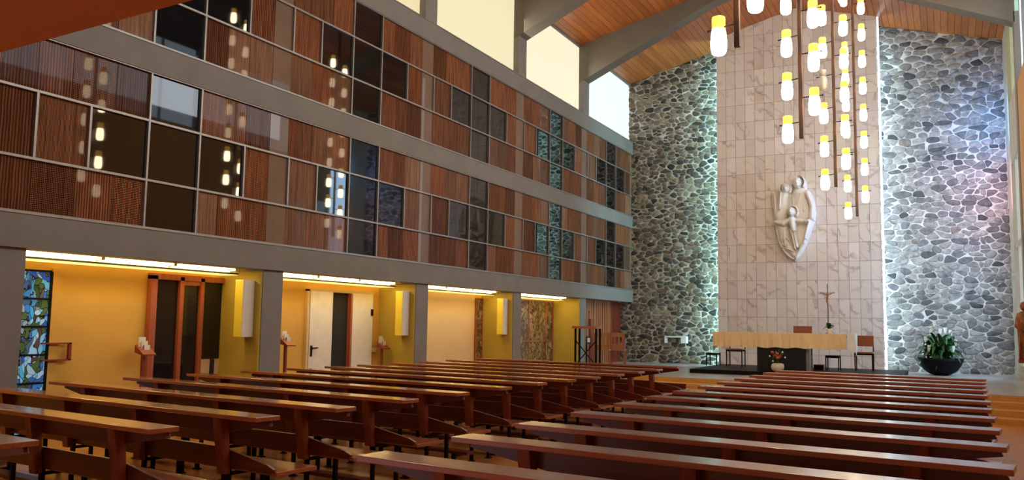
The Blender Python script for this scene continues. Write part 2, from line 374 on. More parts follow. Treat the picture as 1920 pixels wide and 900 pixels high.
# marble facing, stands forward of the stone
mar = empty('wall_marble', kind='structure')
X0, CW, RZ, RH = 2.895, .2755, 1.85, .5156
xs = [X0+CW*i for i in range(17)]
MB().prism([(X0+.004, .42), (xs[16]-.004, .42), (xs[16]-.004, roofz(xs[16])), (5.185, roofz(5.185)), (X0+.004, roofz(X0))], 'y', YM+.012, YM+.12).build('backing', M['grout'], mar)
random.seed(9); cnt = 0; rest = MB()
for r in range(-3, 18):
    for c in range(16):
        a, b = xs[c]+.0045, xs[c+1]-.0045; z0, z1 = max(.42, RZ+r*RH)+.0045, RZ+(r+1)*RH-.0045
        ta, tb = roofz(a), roofz(b)
        if z0 > min(ta, tb)-.05: continue
        y = YM+rnd(-.0035, .0035)
        P = [(a, z0), (b, z0), (b, min(z1, tb)), (a, min(z1, ta))]
        if r == -3: rest.prism(P, 'y', y, YM+.02); continue
        cnt += 1
        if cnt > 300: rest.prism(P, 'y', y, YM+.02); continue
        MB().prism(P, 'y', y, YM+.02).build('marble_slab', M['marble'], mar)
rest.build('lower_marble_slabs', M['marble'], mar, kind='stuff')
# lights beside and behind the marble
o = B(7.325, 7.375, YM-.02, YM+.06, .42, roofz(7.4)-.02).build('strip_light', M['strip'])
tag(o, 'tall thin white strip light running up the right edge of the marble panel', 'light')
o = B(3.05, 3.10, YM+.3, YM+.36, Z0_, 9.6).build('strip_light', M['striphid'])
tag(o, 'cool strip light hidden behind the left edge of the marble panel', 'light')
o = B(7.12, 7.17, YM+.3, YM+.36, Z0_, 9.6).build('strip_light', M['striphid2'])
tag(o, 'cool strip light hidden behind the right edge of the marble panel', 'light')

# ------------------------------------------------------------------ ceiling of boards, rafters
ceil = empty('ceiling', kind='structure')
M['board'] = wood('pine_board', (.33,.090,.020), (.56,.185,.045), 'y', .38, .15, 1, island=.55)
def deck(xa, xb): MB().prism([(xa, roofz(xa)+.03), (xb, roofz(xb)+.03), (xb, roofz(xb)+.2), (xa, roofz(xa)+.2)], 'y', -4, YE+.2).build('roof_deck', M['nearblack'], ceil)
deck(-.6, 5.185); deck(5.185, XR+.3)
random.seed(4)
BW = .163
segs = [(13.96, 17.59), (18.01, 21.64), (22.06, YE)]
def boards(xa, xb, segs):
    n = int(round((xb-xa)/BW)); w_ = (xb-xa)/n
    for (ya, yb) in segs:
        for i in range(n):
            a, b = xa+i*w_+.004, xa+(i+1)*w_-.004; d = rnd(0, .006)
            MB().prism([(a, roofz(a)-.012-d), (b, roofz(b)-.012-d), (b, roofz(b)+.03), (a, roofz(a)+.03)], 'y', ya, yb).build('ceiling_board', M['board'], ceil)
boards(-.12, 5.185, segs); boards(5.185, XR, segs[1:])
mb = MB()
for i in range(64):
    a = -.12+i*BW; b = a+BW-.008
    if b > XR: break
    mb.prism([(a, roofz(a)-.014), (b, roofz(b)-.014), (b, roofz(b)+.03), (a, roofz(a)+.03)], 'y', -4, 13.5)
mb.build('rear_ceiling_boards', M['board'], ceil, kind='stuff')
for i, P in enumerate(PIL):
    x1 = XR
    pts = [(-.14, 8.262), (3.6, roofz(3.6)-.33), (5.185, roofz(5.185)-.33), (6.77, roofz(6.77)-.33), (XR, 8.45), (XR, roofz(XR)), (5.185, roofz(5.185)), (-.14, roofz(-.14))]
    r = MB().prism(pts, 'y', P-HALF, P+HALF).build('trim_%d' % (i+1), M['rafter'], kind='structure')

# ------------------------------------------------------------------ left wall: gallery beams, posts, glazing
LW = empty('wall_left', kind='structure')
for nm, z0, z1, d in (('gallery_beam', 2.28, 2.645, .36), ('gallery_beam', 4.63, 4.98, .2), ('gallery_beam', 7.0, 7.38, .2)):
    B(-d, 0, 0, YE, z0, z1).build(nm, M['beam'], LW)
    B(-.02, .012, 0, YE, z1, z1+.018).build('beam_edge', M['alu'], LW)
B(-.9, -.2, 0, YE, 2.42, 2.6).build('gallery_floor', M['cream'], LW)
for P in PIL:
    B(-.82, -.05, P-HALF, P+HALF, 0, 2.28).build('pillar', M['beam'], LW)
    MB().prism([(-.14, 7.38), (0, 7.38), (0, 8.325), (-.14, 8.26)], 'y', P-HALF, P+HALF).build('upper_post', M['beam'], LW)
B(-.4, -.2, 0, YE, 2.6, 7.4).build('gallery_back', M['nearblack'], LW)
for i in range(len(PIL)):
    P = PIL[i]; Q = PIL[i+1] if i+1 < len(PIL) else YE+HALF
    f = B(-.16, -.14, P+HALF, Q-HALF, 7.38, 9.32).build('window_%d' % (i+1), M[['cler0','cler0','cler1','cler2','cler3'][i]], kind='structure')
    B(-.14, -.10, P+HALF, Q-HALF, 7.38, 7.42).build('sill', M['alu'], f); B(-.14, -.10, P+HALF, Q-HALF, 9.26, 9.33).build('head_rail', M['beam'], f)
B(-.3, -.17, 0, YE+.1, 7.38, 9.4).build('wall_left_outer', M['beam'], kind='structure')
# glazing: smoked panes set in crosses, cane matting between
random.seed(11)
def glazing(name, rows, n):
    g = empty(name, kind='structure')
    XP = -.05
    cs = [P+2.09-4.04 for P in PIL[:1]]+[P+2.09 for P in PIL]
    def pane(a, b, z0, z1, kind):
        if b <= 3.2 or a >= YE or b-a < .03: return
        a = max(a, 3.2); b = min(b, YE-.02); m_ = M[kind]
        nm = {'darkglass': 'smoked_pane', 'palestrip': 'column_strip'}.get(kind, 'cane_panel')
        B(XP-.015-rnd(0,.004), XP+(0 if nm != 'cane_panel' else -rnd(0,.004)), a+.003, b-.003, z0+.003, z1-.003).build(nm, m_, g)
    def mats(a, b, z0, z1):
        k = max(1, int(round((b-a)/.48))); e = [a]+[a+(b-a)*(j+rnd(-.15,.15))/k for j in range(1, k)]+[b]
        for j in range(k): pane(e[j], e[j+1], z0, z1, random.choice(['weave_a','weave_a','weave_b','weave_c','weave_d']))
    mull = []
    for ri in range(3):
        z0, z1 = rows[ri], rows[ri+1]; hw = 1.23 if ri == 1 else .41
        for ci, c in enumerate(cs):
            if ri == 1:
                for k in range(3): pane(c-1.23+.82*k, c-1.23+.82*(k+1), z0, z1, 'darkglass')
                mull += [(y, z0, z1) for y in (c-1.23, c-.41, c+.41, c+1.23)]
            else: pane(c-.41, c+.41, z0, z1, 'darkglass'); mull += [(y, z0, z1) for y in (c-.41, c+.41)]
            nx = cs[ci+1] if ci+1 < len(cs) else c+4.05
            p = (c+nx)/2-.07
            mats(c+hw, p-.2, z0, z1); pane(p-.2, p+.2, z0, z1, 'palestrip' if p > 8 else 'weave_c'); mats(p+.2, nx-hw, z0, z1)
            if ri == 1: mull.append((p+.2, z0, z1))
    for y, z0, z1 in mull:
        if 3.3 < y < YE: B(XP, XP+.035, y-.014, y+.014, z0, z1).build('mullion', M['alu'], g)
    for z in rows: B(XP, XP+.038, 3.2, YE, z-.014, z+.014).build('transom', M['alu'], g)
glazing('window_6', [2.665, 3.26, 4.01, 4.63], 6)
glazing('window_7', [5.0, 5.64, 6.355, 7.0], 7)

# ------------------------------------------------------------------ alcoves under the gallery
B(-.95, -.85, 0, YE, 0, 2.45).build('wall_left_alcove', M['ochre'], kind='structure')
B(-.85, -.84, PIL[2]+HALF, 17.2, .0, 2.2).build('wall_left_plaster', M['cream'], kind='structure')
AL = empty('trim_9', kind='structure')
ends = [1.7]+PIL
for i in range(len(PIL)):
    y0, y1 = ends[i]+HALF, PIL[i]-HALF
    B(-.85, -.06, y1-.035, y1-.002, 0, 2.25).build('partition', M['olive'], AL)
    B(-.85, -.51, y0, y1-.035, 2.20, 2.212).build('light_shelf', M['shelfglow'], AL)
    B(-.51, -.50, y0, y1-.035, 2.205, 2.228).build('shelf_lip', M['nearblack'], AL)
    B(-.51, -.49, y0, y1-.035, 2.228, 2.42).build('added_reflector', M['white'], AL)  # white board added behind the tubes to brighten the cove band
    k = 3; L = (y1-y0-.3)/k
    t = empty('cove_light', (-.40, (y0+y1)/2, 2.3)); desc = ['nearest alcove', 'alcove with the glazed wooden door', 'alcove with the white double door', 'plain cream alcove', 'alcove with the brown stained glass'][i]
    tag(t, 'row of fluorescent tubes under the gallery beam over the '+desc, 'light', 'cove lights under the gallery')
    for j in range(k):
        a = y0+.12+j*L; tb = MB().tube([(0, a-(y0+y1)/2, -.02), (0, a+L-.06-(y0+y1)/2, -.02)], .024, 10).build('tube', M['tube'], t, smooth=True)
        MB().tube([(-.07, a-(y0+y1)/2+.1, -.015), (-.07, a+L-(y0+y1)/2, -.015)], .02, 10).build('tube', M['tube'], t, smooth=True)
        B(-.09, .03, a+L-.05-(y0+y1)/2, a+L-(y0+y1)/2, -.05, .03).build('tube_holder', M['white'], t)
B(-.85, -.81, 6.74, 6.86, 0, 2.13).build('window_jamb', M['ochre'], AL)
# last bay: slatted wooden wall and red panels
sl = empty('wall_left_panelling', kind='structure')
B(-.6, -.45, PIL[4]+HALF, YE, 0, 2.45).build('backing', M['darkred'], sl)
y = PIL[4]+HALF; i = 0
while y < 25.1:
    wv = .082; B(-.45, -.42-rnd(0,.02), y+.006, y+wv-.006, 0, 2.28).build('slat', M['slatwood' if i % 3 else 'redwood'], sl); y += wv; i += 1
for a, b in ((25.13, 25.27), (25.29, 25.62), (25.64, YE)): B(-.45, -.41, a, b, 0, 2.28).build('red_board', M['darkred'], sl)
# stained glass in the alcoves
def stained(name, label, y0, y1, z0, z1, ny, nz, mat, cuts=None, barmat='black'):
    t = empty(name, (-.83, (y0+y1)/2, z0)); tag(t, label, 'stained glass'); yc = (y0+y1)/2
    ys = cuts or [y0+(y1-y0)*i/ny for i in range(ny+1)]; zs = [z0+(z1-z0)*i/nz for i in range(nz+1)]
    for a, b in zip(ys, ys[1:]):
        for c, d in zip(zs, zs[1:]): 
            o = B(-.004, .006, a+.012, b-.012, c+.012, d-.012).build('glass_panel', mat, t); o.location = (0, -yc, -z0)
    for yv in ys: B(-.01, .022, yv-.014-yc, yv+.014-yc, 0, z1-z0).build('lead_bar', M[barmat], t)
    for zv in zs: B(-.01, .022, y0-yc, y1-yc, zv-.012-z0, zv+.012-z0).build('lead_bar', M[barmat], t)
stained('stained_glass_window', 'tall narrow blue and green stained glass window at the left end of the first alcove', 6.25, 6.72, .1, 2.09, 1, 6, M['blueglass'])
stained('stained_glass_window', 'narrow dark stained glass strip beside the plain cream alcove wall', 17.24, 17.55, .05, 2.12, 1, 3, M['brownglass'], barmat='redwood')
stained('stained_glass_window', 'wide brown stained glass window in the alcove nearest the altar', 18.3, 21.55, .05, 2.17, 3, 2, M['brownglass'], [18.3, 20.05, 21.1, 21.55], 'redwood')
# dark handle frame on the first stained glass
t = empty('window_bracket', (-.8, 6.85, 1.02)); tag(t, 'dark red open rectangular bracket beside the blue stained glass', 'bracket')
for a, b, c, d in ((-.22,.16,0,.018), (-.22,.16,.20,.218), (.13,.165,0,.218)): B(-.01, .03, a, b, c, d).build('bar', M['darkred'], t)

# ------------------------------------------------------------------ doors
def dbox(t, x0, x1, y0, y1, z0, z1, nm, mat, p=None): return B(x0, x1, y0, y1, z0, z1).build(nm, M[mat], p or t)
d = empty('door_1', (-.83, 8.9, 0), kind='structure')      # glazed wooden door with dark side light
for y0, y1 in ((-.76,-.66), (-.27,-.20), (.10,.17)): dbox(d, -.01, .07, y0, y1, 0, 2.13, 'door_post', 'redwood')
dbox(d, -.01, .07, -.76, .62, 2.08, 2.16, 'head_rail', 'redwood')
dbox(d, -.01, .02, -.66, -.27, 0, 2.08, 'door_glass', 'glassblack'); dbox(d, .01, .03, -.20, .10, 0, 2.08, 'door_glass', 'glassblack')
dbox(d, -.01, .02, .17, .60, .98, 2.08, 'side_glass', 'glassblack'); dbox(d, -.01, .02, .17, .60, 0, .97, 'side_panel', 'cream')
dbox(d, .03, .06, -.20, .10, 2.02, 2.08, 'door_rail', 'redwood'); dbox(d, .02, .05, .38, .44, .55, .97, 'table_leg', 'nearblack')
d = empty('door_2', (-.84, 12.3, 0), kind='structure')     # white double door, unlit room between the leaves painted as a flat dark panel
dbox(d, -.01, .05, -.93, -.88, 0, 2.08, 'door_frame', 'cream'); dbox(d, -.01, .05, -.93, .95, 2.05, 2.10, 'door_frame', 'cream'); 
lf = dbox(d, 0, .06, -.87, -.28, 0, 2.05, 'door_leaf', 'white'); dbox(d, 0, .012, -.28, .22, 0, 2.04, 'painted_dark_gap', 'nearblack')
lf2 = dbox(d, 0, .06, .27, .90, 0, 2.05, 'door_leaf', 'white'); dbox(d, 0, .09, .20, .25, 0, 2.04, 'leaf_edge', 'redwood')
MB().box(.06, .075, -.84, -.80, .95, 1.13).box(.075, .10, -.84, -.68, 1.08, 1.10).build('door_handle', M['black'], lf)
B(.06, .075, .84, .90, 1.66, 1.78).build('hinge', M['black'], lf2)
B(-.845, -.835, 13.26, 13.42, .98, 1.06).build('trim_10', M['white'], kind='structure')
# panel lights on the partitions
for i, (P, desc) in enumerate(((9.70, 'beside the glazed wooden door'), (13.75, 'beside the white double door'), (17.80, 'beside the narrow dark stained glass'))):
    t = empty('wall_light_box', (-.2, P-.245, 1.3)); tag(t, 'tall white box fixture on the olive partition '+desc, 'fixture', 'white boxes on the olive partitions')
    B(-.13, .03, -.22, 0, 0, .82).build('box_body', M['white'], t, bevel=.006); B(-.125, .025, -.224, -.22, .005, .815).build('front_plate', M['yellow'], t)
# small stands by the alcove wall
def stand(x, y, label, h=1.15, kind=0):
    t = empty('leaflet_stand', (x, y, 0)); tag(t, label, 'stand')
    B(-.09, .09, -.12, .12, 0, .03).build('base', M['darkred'], t); B(-.02, .02, -.02, .02, .03, h-.02).build('post', M['darkred'], t)
    MB().prism([(-.05, h-.12), (.12, h-.16), (.12, h-.14), (-.05, h-.02)], 'y', -.10, .10).build('tray', M['darkred'], t)
    if kind == 0:
        for k in range(3): 
            o = B(-.02+.03*k, -.015+.03*k, -.07+.02*k, .04+.01*k, h-.13, h+.08-.05*k).build('leaflet', M['paper'], t); 
stand(-.62, 7.95, 'small wooden stand with pale leaflets beside the glazed wooden door', 1.22)
stand(-.60, 10.65, 'small wooden stand with pale leaflets left of the white double door', 1.30)
stand(-.62, 13.30, 'small dark stand with leaflets right of the white double door', 1.20)

# ------------------------------------------------------------------ right wall
RW = empty('wall_right', kind='structure')
B(XR, XR+.25, -4, PIL[4]-HALF, 0, 7.05).build('lower_wall', M['tan'], RW)
B(XR, XR+.25, 24.5, YE, 0, 9.6).build('plaster_strip', M['plaster'], RW)
B(XR, XR+.25, PIL[4]+HALF, 24.5, 0, .75).build('plaster_strip', M['plaster'], RW); B(XR, XR+.25, PIL[4]+HALF, 24.5, 5.7, 7.2).build('plaster_strip', M['plaster'], RW)
for P in PIL: B(XR-.02, XR+.2, P-HALF, P+HALF, 0 if P > 21 else 7.0, 8.7).build('wall_post', M['beam'], RW)
n = 8
for i, (a, b) in enumerate([(-4, PIL[0]-HALF)]+[(PIL[j]+HALF, PIL[j+1]-HALF) for j in range(4)]):
    f = B(XR+.10, XR+.12, a, b, 7.05, 9.4).build('window_%d' % (n+i), M['winsky'], kind='structure')
    k = 3
    for j in range(1, k): B(XR+.04, XR+.1, a+(b-a)*j/k-.03, a+(b-a)*j/k+.03, 7.05, 9.4).build('mullion', M['alu'], f)
f = empty('window_14', kind='structure')
B(XR+.10, XR+.12, PIL[4]+HALF, 24.5, 7.2, 9.4).build('green_pane', M['wingreen'], f)
B(XR+.10, XR+.12, PIL[4]+HALF, 24.5, .75, 3.6).build('blue_pane', M['winblue'], f); B(XR+.10, XR+.12, PIL[4]+HALF, 24.5, 3.7, 5.7).build('blue_pane', M['winblue'], f)
B(XR+.02, XR+.12, PIL[4]+HALF, 24.5, 3.6, 3.7).build('transom', M['plaster'], f)
for yv in (22.9, 23.7): B(XR+.03, XR+.1, yv-.04, yv+.04, .75, 5.7).build('mullion', M['white'], f); B(XR+.03, XR+.1, yv-.04, yv+.04, 7.2, 9.4).build('mullion', M['white'], f)
B(XR-.02, XR+.02, PIL[4]+HALF, YE, .42, .54).build('baseboard_right', M['plaster'], kind='structure')
# back of the nave and organ loft over the camera
B(-.9, XR+.3, -4.2, -4, 0, 10.9).build('wall_front', M['plaster'], kind='structure')
lo = empty('ceiling_loft', kind='structure')
MB().prism([(-.9, -4), (XR, -4), (XR, 2.72), (-.9, 3.56)], 'z', 3.2, 3.5).build('loft_slab', plain('loft_soffit', (.60,.22,.08), .6, .05, 1), lo)

# ------------------------------------------------------------------ pews
def pew(L, posts):
    r = empty('church_pew')
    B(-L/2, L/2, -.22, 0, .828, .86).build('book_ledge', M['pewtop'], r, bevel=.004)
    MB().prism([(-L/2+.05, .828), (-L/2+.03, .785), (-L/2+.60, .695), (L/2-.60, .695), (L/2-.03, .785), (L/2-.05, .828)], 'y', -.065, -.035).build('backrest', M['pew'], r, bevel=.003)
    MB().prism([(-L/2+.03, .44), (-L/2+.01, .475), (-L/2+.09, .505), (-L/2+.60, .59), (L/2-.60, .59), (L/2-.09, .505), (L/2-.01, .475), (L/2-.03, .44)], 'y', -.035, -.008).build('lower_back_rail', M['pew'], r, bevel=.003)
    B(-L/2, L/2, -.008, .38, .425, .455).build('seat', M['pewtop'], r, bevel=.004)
    for p in posts:
        MB().prism([(-.15, .828), (-.065, .828), (-.036, .40), (-.085, .40)], 'x', p-.042, p+.042).build('post', M['pewpost'], r)
        MB().box(p-.016, p+.016, -.03, .002, 0, .425).box(p-.016, p+.016, .30, .332, 0, .425).box(p-.012, p+.012, 0, .30, .38, .405).box(p-.03, p+.03, -.045, .015, 0, .012).box(p-.03, p+.03, .285, .345, 0, .012).build('leg', M['black'], r)
        MB().box(p-.012, p+.012, -.34, -.03, .09, .11).box(p-.018, p+.018, -.36, -.325, 0, .135).box(p-.035, p+.035, -.375, -.31, 0, .01).build('kneeler_foot', M['black'], r)
    B(-L/2+.42, L/2-.30, -.41, -.29, .135, .17).build('kneeler', M['pew'], r, bevel=.004)
    return r
lp = pew(4.3, (-1.62, -.53, .55, 1.62)); rp = pew(3.0, (-1.02, 0, 1.02)); lp.name = 'church_pew'
ordn = ['front row', 'second row', 'third row', 'fourth row', 'fifth row', 'sixth row', 'seventh row', 'eighth row', 'ninth row', 'tenth row', 'eleventh row', 'twelfth row', 'thirteenth row', 'fourteenth row', 'fifteenth row']
A = -.124
LR = [(4.69,14.72), (4.68,13.62), (4.67,12.72), (4.66,11.83), (4.62,10.98), (4.58,10.22), (4.53,9.43), (4.51,8.54), (4.50,7.61), (4.51,6.66), (4.50,5.74), (4.46,4.89), (4.37,4.05), (4.24,3.18)]
for i, (x, y) in enumerate(LR):
    o = lp if i == 0 else copy_tree(lp)
    o.rotation_euler.z = A; o.location = (x-2.15*math.cos(A), y-2.15*math.sin(A), 0)
    s = 'long dark red wooden pew, %s from the altar in the left block' % ordn[i]
    if i == len(LR)-1: s = 'long dark red wooden pew cut by the lower left corner, hindmost of the left block'
    tag(o, s, 'pew', 'wooden pews in the left block')
RL = [(6.32,14.7), (6.29,13.82), (6.26,12.95), (6.24,12.05), (6.22,11.15), (6.21,10.24), (6.18,9.32), (6.17,8.45), (6.16,7.53), (6.15,6.57), (6.13,5.63), (6.11,4.80), (6.08,3.90)]
for i, (x, y) in enumerate(RL):
    o = rp if i == 0 else copy_tree(rp)
    o.rotation_euler.z = A; o.location = (x+1.5*math.cos(A), y+1.5*math.sin(A), 0)
    s = 'dark red wooden pew, %s from the altar in the right block' % ordn[i]
    if i == len(RL)-1: s = 'dark red wooden pew at the bottom edge, hindmost of the right block'
    tag(o, s, 'pew', 'wooden pews in the right block')
t = empty('front_kneeler', (2.5, 15.62, 0), A); tag(t, 'low dark red panel kneeler standing before the front left pew', 'kneeler')
B(-2.1, 2.1, -.015, .015, .06, .52).build('front_panel', M['pew'], t, bevel=.003); B(-2.1, 2.1, -.20, -.05, .14, .18).build('knee_board', M['pew'], t)
for p in (-1.9, 0, 1.9): MB().box(p-.02, p+.02, -.2, .0, .04, .14).box(p-.03, p+.03, -.2, .05, 0, .06).build('foot', M['black'], t)

# ------------------------------------------------------------------ chandeliers: square pole with opal lamps on short arms
def chandelier(Y, bottom, nl, nr, label, off=None):
    t = empty('pendant_chandelier', (7.13, Y, bottom)); tag(t, label, 'chandelier', 'pole chandeliers hanging in a row')
    top = roofz(7.13)-bottom
    B(-.027, .027, -.027, .027, 0, top).build('pole', M['bronze'], t, bevel=.004); B(-.07, .07, -.07, .07, top-.04, top).build('ceiling_plate', M['bronze'], t)
    ca, sa = math.cos(.28), math.sin(.28)
    for side, n_, z0 in ((-1, nl, .33), (1, nr, .66)):
        for k in range(n_):
            zt = z0+.605*k+(0 if side < 0 else .0)   # top of shade
            if zt > top-.5: break
            cx, cyy = side*.19*ca, -side*.19*sa
            arm = MB().tube([(0, 0, zt-.10), (side*.30*ca, -side*.30*sa, zt-.115)], .008, 6).blob((side*.30*ca, -side*.30*sa, zt-.115), (.013,.013,.013), 6, 4).build('arm', M['black'], t)
            isoff = (side, k) == off
            prof = [(.050, -.365), (.066, -.35), (.076, -.30), (.077, -.24), (.070, -.16), (.062, -.115)]
            sh = MB().lathe(prof, (cx, cyy, zt), 18).build('lamp_shade', M['lampoff' if isoff else 'lampwhite'], t, smooth=True)
            MB().lathe([(.0625, -.116), (.064, -.02), (.060, 0), (.052, .003)], (cx, cyy, zt), 18).build('collar', M['lampoff' if isoff else 'lampcollar'], sh, smooth=True)
            if isoff: sh['label'] = 'unlit opal lamp shade'
chandelier(7.9, 4.16, 9, 9, 'nearest pole chandelier, cut by the top edge, with the largest glowing lamps')
chandelier(11.9, 4.10, 9, 9, 'second nearest pole chandelier of glowing opal lamps')
chandelier(15.95, 4.05, 9, 9, 'third pole chandelier from the viewer, with one unlit lamp', off=(-1, 3))
chandelier(20.0, 4.0, 9, 9, 'farthest and lowest hanging pole chandelier, before the marble wall')

# ------------------------------------------------------------------ altar and sanctuary furniture
Z0 = .42
pl = B(3.15, 7.9, 20.9, 24.3, Z0, .52).build('altar_plinth', M['black']); tag(pl, 'low black platform under the altar and chairs', 'platform')
t = empty('altar', (5.24, 21.6, .52)); tag(t, 'long stone altar table on a dark block under a cream cloth', 'altar')
B(-.56, .56, -.2, .25, 0, .82).build('base_block', M['nearblack'], t); B(-1.58, 1.58, -.2, .42, .82, .885).build('table_top', M['palefloor'], t)
B(.56, .64, -.1, .2, 0, .82).build('side_plate', M['alu'], t)
# cloth: sheet over the top with front and end drops
def cloth():
    mb = MB(); n = 60; random.seed(2)
    for j, z in enumerate((1.425, 1.30, 1.18, 1.075)):
        for i in range(n+1):
            x = 3.62+3.10*i/n; y = 21.385-.012*j*(.5+.5*math.sin(i*.9)+.3*math.sin(i*2.3)); mb.v.append((x, y, z+(.012*math.sin(i*.7) if j == 3 else 0)))
    for j in range(3):
        for i in range(n): a = j*(n+1)+i; mb.f.append((a, a+1, a+n+2, a+n+1))
    b = len(mb.v); mb.v += [(3.62, 22.03, 1.425), (6.72, 22.03, 1.425)]; 
    top = list(range(n+1)); mb.f.append(tuple(top[::-1]+[b, b+1]))
    # end drops (pointed corners)
    k = len(mb.v); mb.v += [(3.60, 22.05, 1.10), (3.55, 21.7, .96)]; mb.f.append((0, n+1, 2*(n+1), 3*(n+1), k+1, k, b))
    return mb
o = cloth().build('altar_cloth', M['cloth']); sm = o.modifiers.new('solid', 'SOLIDIFY'); sm.thickness = .006
tag(o, 'cream cloth draped over the long altar', 'cloth')
t = MB().prism([(21.37, 1.44), (21.95, 1.44), (21.9, 1.10), (21.62, .93), (21.36, 1.04)], 'x', 6.90, 6.91).prism([(6.735, 1.44), (6.905, 1.44), (6.93, 1.08), (6.86, .96), (6.745, 1.075)], 'y', 21.365, 21.372).box(6.735, 6.905, 21.37, 21.95, 1.432, 1.442).build('altar_runner', M['clothwhite']); tag(t, 'white linen corner hanging at the right end of the altar', 'cloth')
def chair(loc, rz, label, back=True, wide=.43, grp=None):
    t = empty('sanctuary_chair', loc, rz); tag(t, label, 'chair' if back else 'stool', grp)
    h = wide/2; 
    for sx in (-1, 1):
        B(sx*(h-.015)-.013, sx*(h-.015)+.013, -.21, -.184, 0, .43).build('leg', M['black'], t)
        B(sx*(h-.015)-.013, sx*(h-.015)+.013, .184, .21, 0, .86 if back else .43).build('leg', M['black'], t)
    B(-h, h, -.22, .22, .43, .465).build('seat', M['black'] if not back else M['seatwood'], t, bevel=.004)
    for yy in (-.2, .2): B(-h, h, yy-.01, yy+.01, .39, .43).build('seat_frame', M['black'], t)
    if back: B(-h, h, .17, .19, .60, .87).build('backrest', M['seatwood'], t, bevel=.004)
    return t
chair((6.95, 23.2, .52), 0, 'black framed chair with brown wooden back right of the altar')
chair((3.78, 23.2, .52), 0, 'black framed chair behind the left part of the altar'); chair((4.78, 23.3, .52), 0, 'black framed chair behind the altar beside its dark block')
t = chair((5.38, 23.8, .52), 0, 'tall brown backed chair rising behind the middle of the altar'); t.scale = (1.1, 1, 1.25)
chair((3.18, 23.2, .52), 0, 'small black stool at the left end of the altar platform', False, .30).scale = (1,1,.72)
chair((6.24, 23.0, .52), 0, 'small black stool between the altar block and the right chair', False, .33).scale = (1,1,.78)
t = empty('speaker_box', (5.98, 22.4, .52)); tag(t, 'small dark box on the platform right of the altar block', 'box'); B(-.12, .12, -.1, .1, 0, .15).build('body', M['darkred'], t); B(-.1, .1, -.105, -.1, .02, .13).build('front', M['black'], t)
# altar cross
t = empty('altar_crucifix', (6.28, 21.75, 1.43)); tag(t, 'slender standing crucifix on the altar with a small bronze figure', 'crucifix')
MB().tube([(0,0,0), (.004,0,.5), (-.004,0,.9), (0,0,1.18)], .009, 8).build('stem', M['bronze'], t)
MB().bar((-.17,0,.97), (.17,0,.97), .014).build('crossbar', M['bronze'], t); MB().lathe([(.06,0),(.055,.012),(.012,.03)], (0,0,0), 14).build('base', M['bronze'], t)
MB().tube([(-.15,-.02,.985), (-.05,-.025,.935), (0,-.03,.92), (.05,-.025,.935), (.15,-.02,.985)], [.007,.010,.018,.010,.007], 8).tube([(0,-.03,.93), (0,-.035,.84), (-.012,-.03,.78), (.008,-.04,.70), (0,-.025,.60)], [.018,.024,.02,.014,.008], 8).blob((0,-.035,.965), (.018,.02,.024), 8, 6).build('figure', M['seatwood'], t, smooth=True)
# plants
def leaf(mb, base, ang_, L, wdt, rise, droop, n=6, fold=.25):
    k = len(mb.v); dx, dy = math.cos(ang_), math.sin(ang_)
    for i in range(n+1):
        s = i/n; r = L*s*.85; z = rise*math.sin(s*1.7)-droop*s*s
        ww = wdt*math.sin(math.pi*min(1, s**.75))*.5+(.004 if 0 < i < n else 0)
        c = (base[0]+dx*r, base[1]+dy*r, base[2]+z)
        mb.v += [(c[0]-dy*ww, c[1]+dx*ww, c[2]+ww*fold*1.5), c, (c[0]+dy*ww, c[1]-dx*ww, c[2]+ww*fold*1.5)]
    for i in range(n):
        a = k+3*i; mb.f += [(a, a+3, a+4, a+1), (a+1, a+4, a+5, a+2)]
    return mb
random.seed(7)
t = empty('potted_peace_lily', (8.64, 24.5, Z0)); tag(t, 'large green plant with white flowers in a wide black bowl', 'plant')
MB().lathe([(.14,0), (.25,.03), (.38,.12), (.47,.24), (.52,.36), (.54,.43), (.51,.43), (.44,.36)], seg=32).build('bowl', M['bowl'], t, smooth=True)
MB().lathe([(.02,.37), (.46,.38), (.46,.40), (.01,.41)], seg=24).build('soil', M['soil'], t)
for i in range(170):
    a = rnd(0, 6.283); s = rnd(0,1)
    mb = leaf(MB(), (rnd(-.16,.16), rnd(-.12,.12), .40), a, rnd(.34,.66), rnd(.08,.14), rnd(.35,.80)*(1.15-.6*s), rnd(.05,.62))
    o = mb.build('leaf', M['leaf' if random.random() < .45 else 'leafdark'], t, smooth=True)
for x, z, dy in ((-.12,1.22,0), (.02,1.02,-.2), (.13,1.05,-.1), (.25,.98,.05), (-.2,1.0,-.1), (-.33,.82,-.2), (.36,.75,-.2), (.3,.6,-.35), (-.25,.6,-.4)):
    st = MB().tube([(x*.3, 0, .4), (x*.7, dy*.5, z*.7), (x, dy, z)], .006, 6).build('flower_stem', M['leaf'], t)
    mb = leaf(MB(), (0,0,0), 1.57 if x > 0 else 1.2, .05, .075, .17, 0, 6, .5); mb.v = [(v[0]+x, v[1]*.5+dy, v[2]*1.0+z-.02) for v in mb.v]; mb.build('spathe', M['spathe'], t, smooth=True)
t = empty('potted_plant', (6.32, 21.6, 1.43)); tag(t, 'small leafy plant in a white pot on the altar', 'plant')
MB().lathe([(.045,0), (.065,.10), (.07,.115), (.06,.115)], seg=20).build('pot', M['clothwhite'], t, smooth=True)
for i in range(26): leaf(MB(), (0,0,.10), rnd(0,6.28), rnd(.08,.19), .05, rnd(.06,.2), rnd(0,.12), 5).build('leaf', M['leaf' if i % 2 else 'leafdark'], t, smooth=True)
t = empty('flower_vase', (5.22, 21.05, .52)); tag(t, 'round pale vase with a red flower arrangement before the altar', 'vase')
MB().lathe([(.07,0), (.13,.04), (.155,.11), (.14,.17), (.11,.20), (.10,.20)], seg=24).build('vase', M['pot'], t, smooth=True)
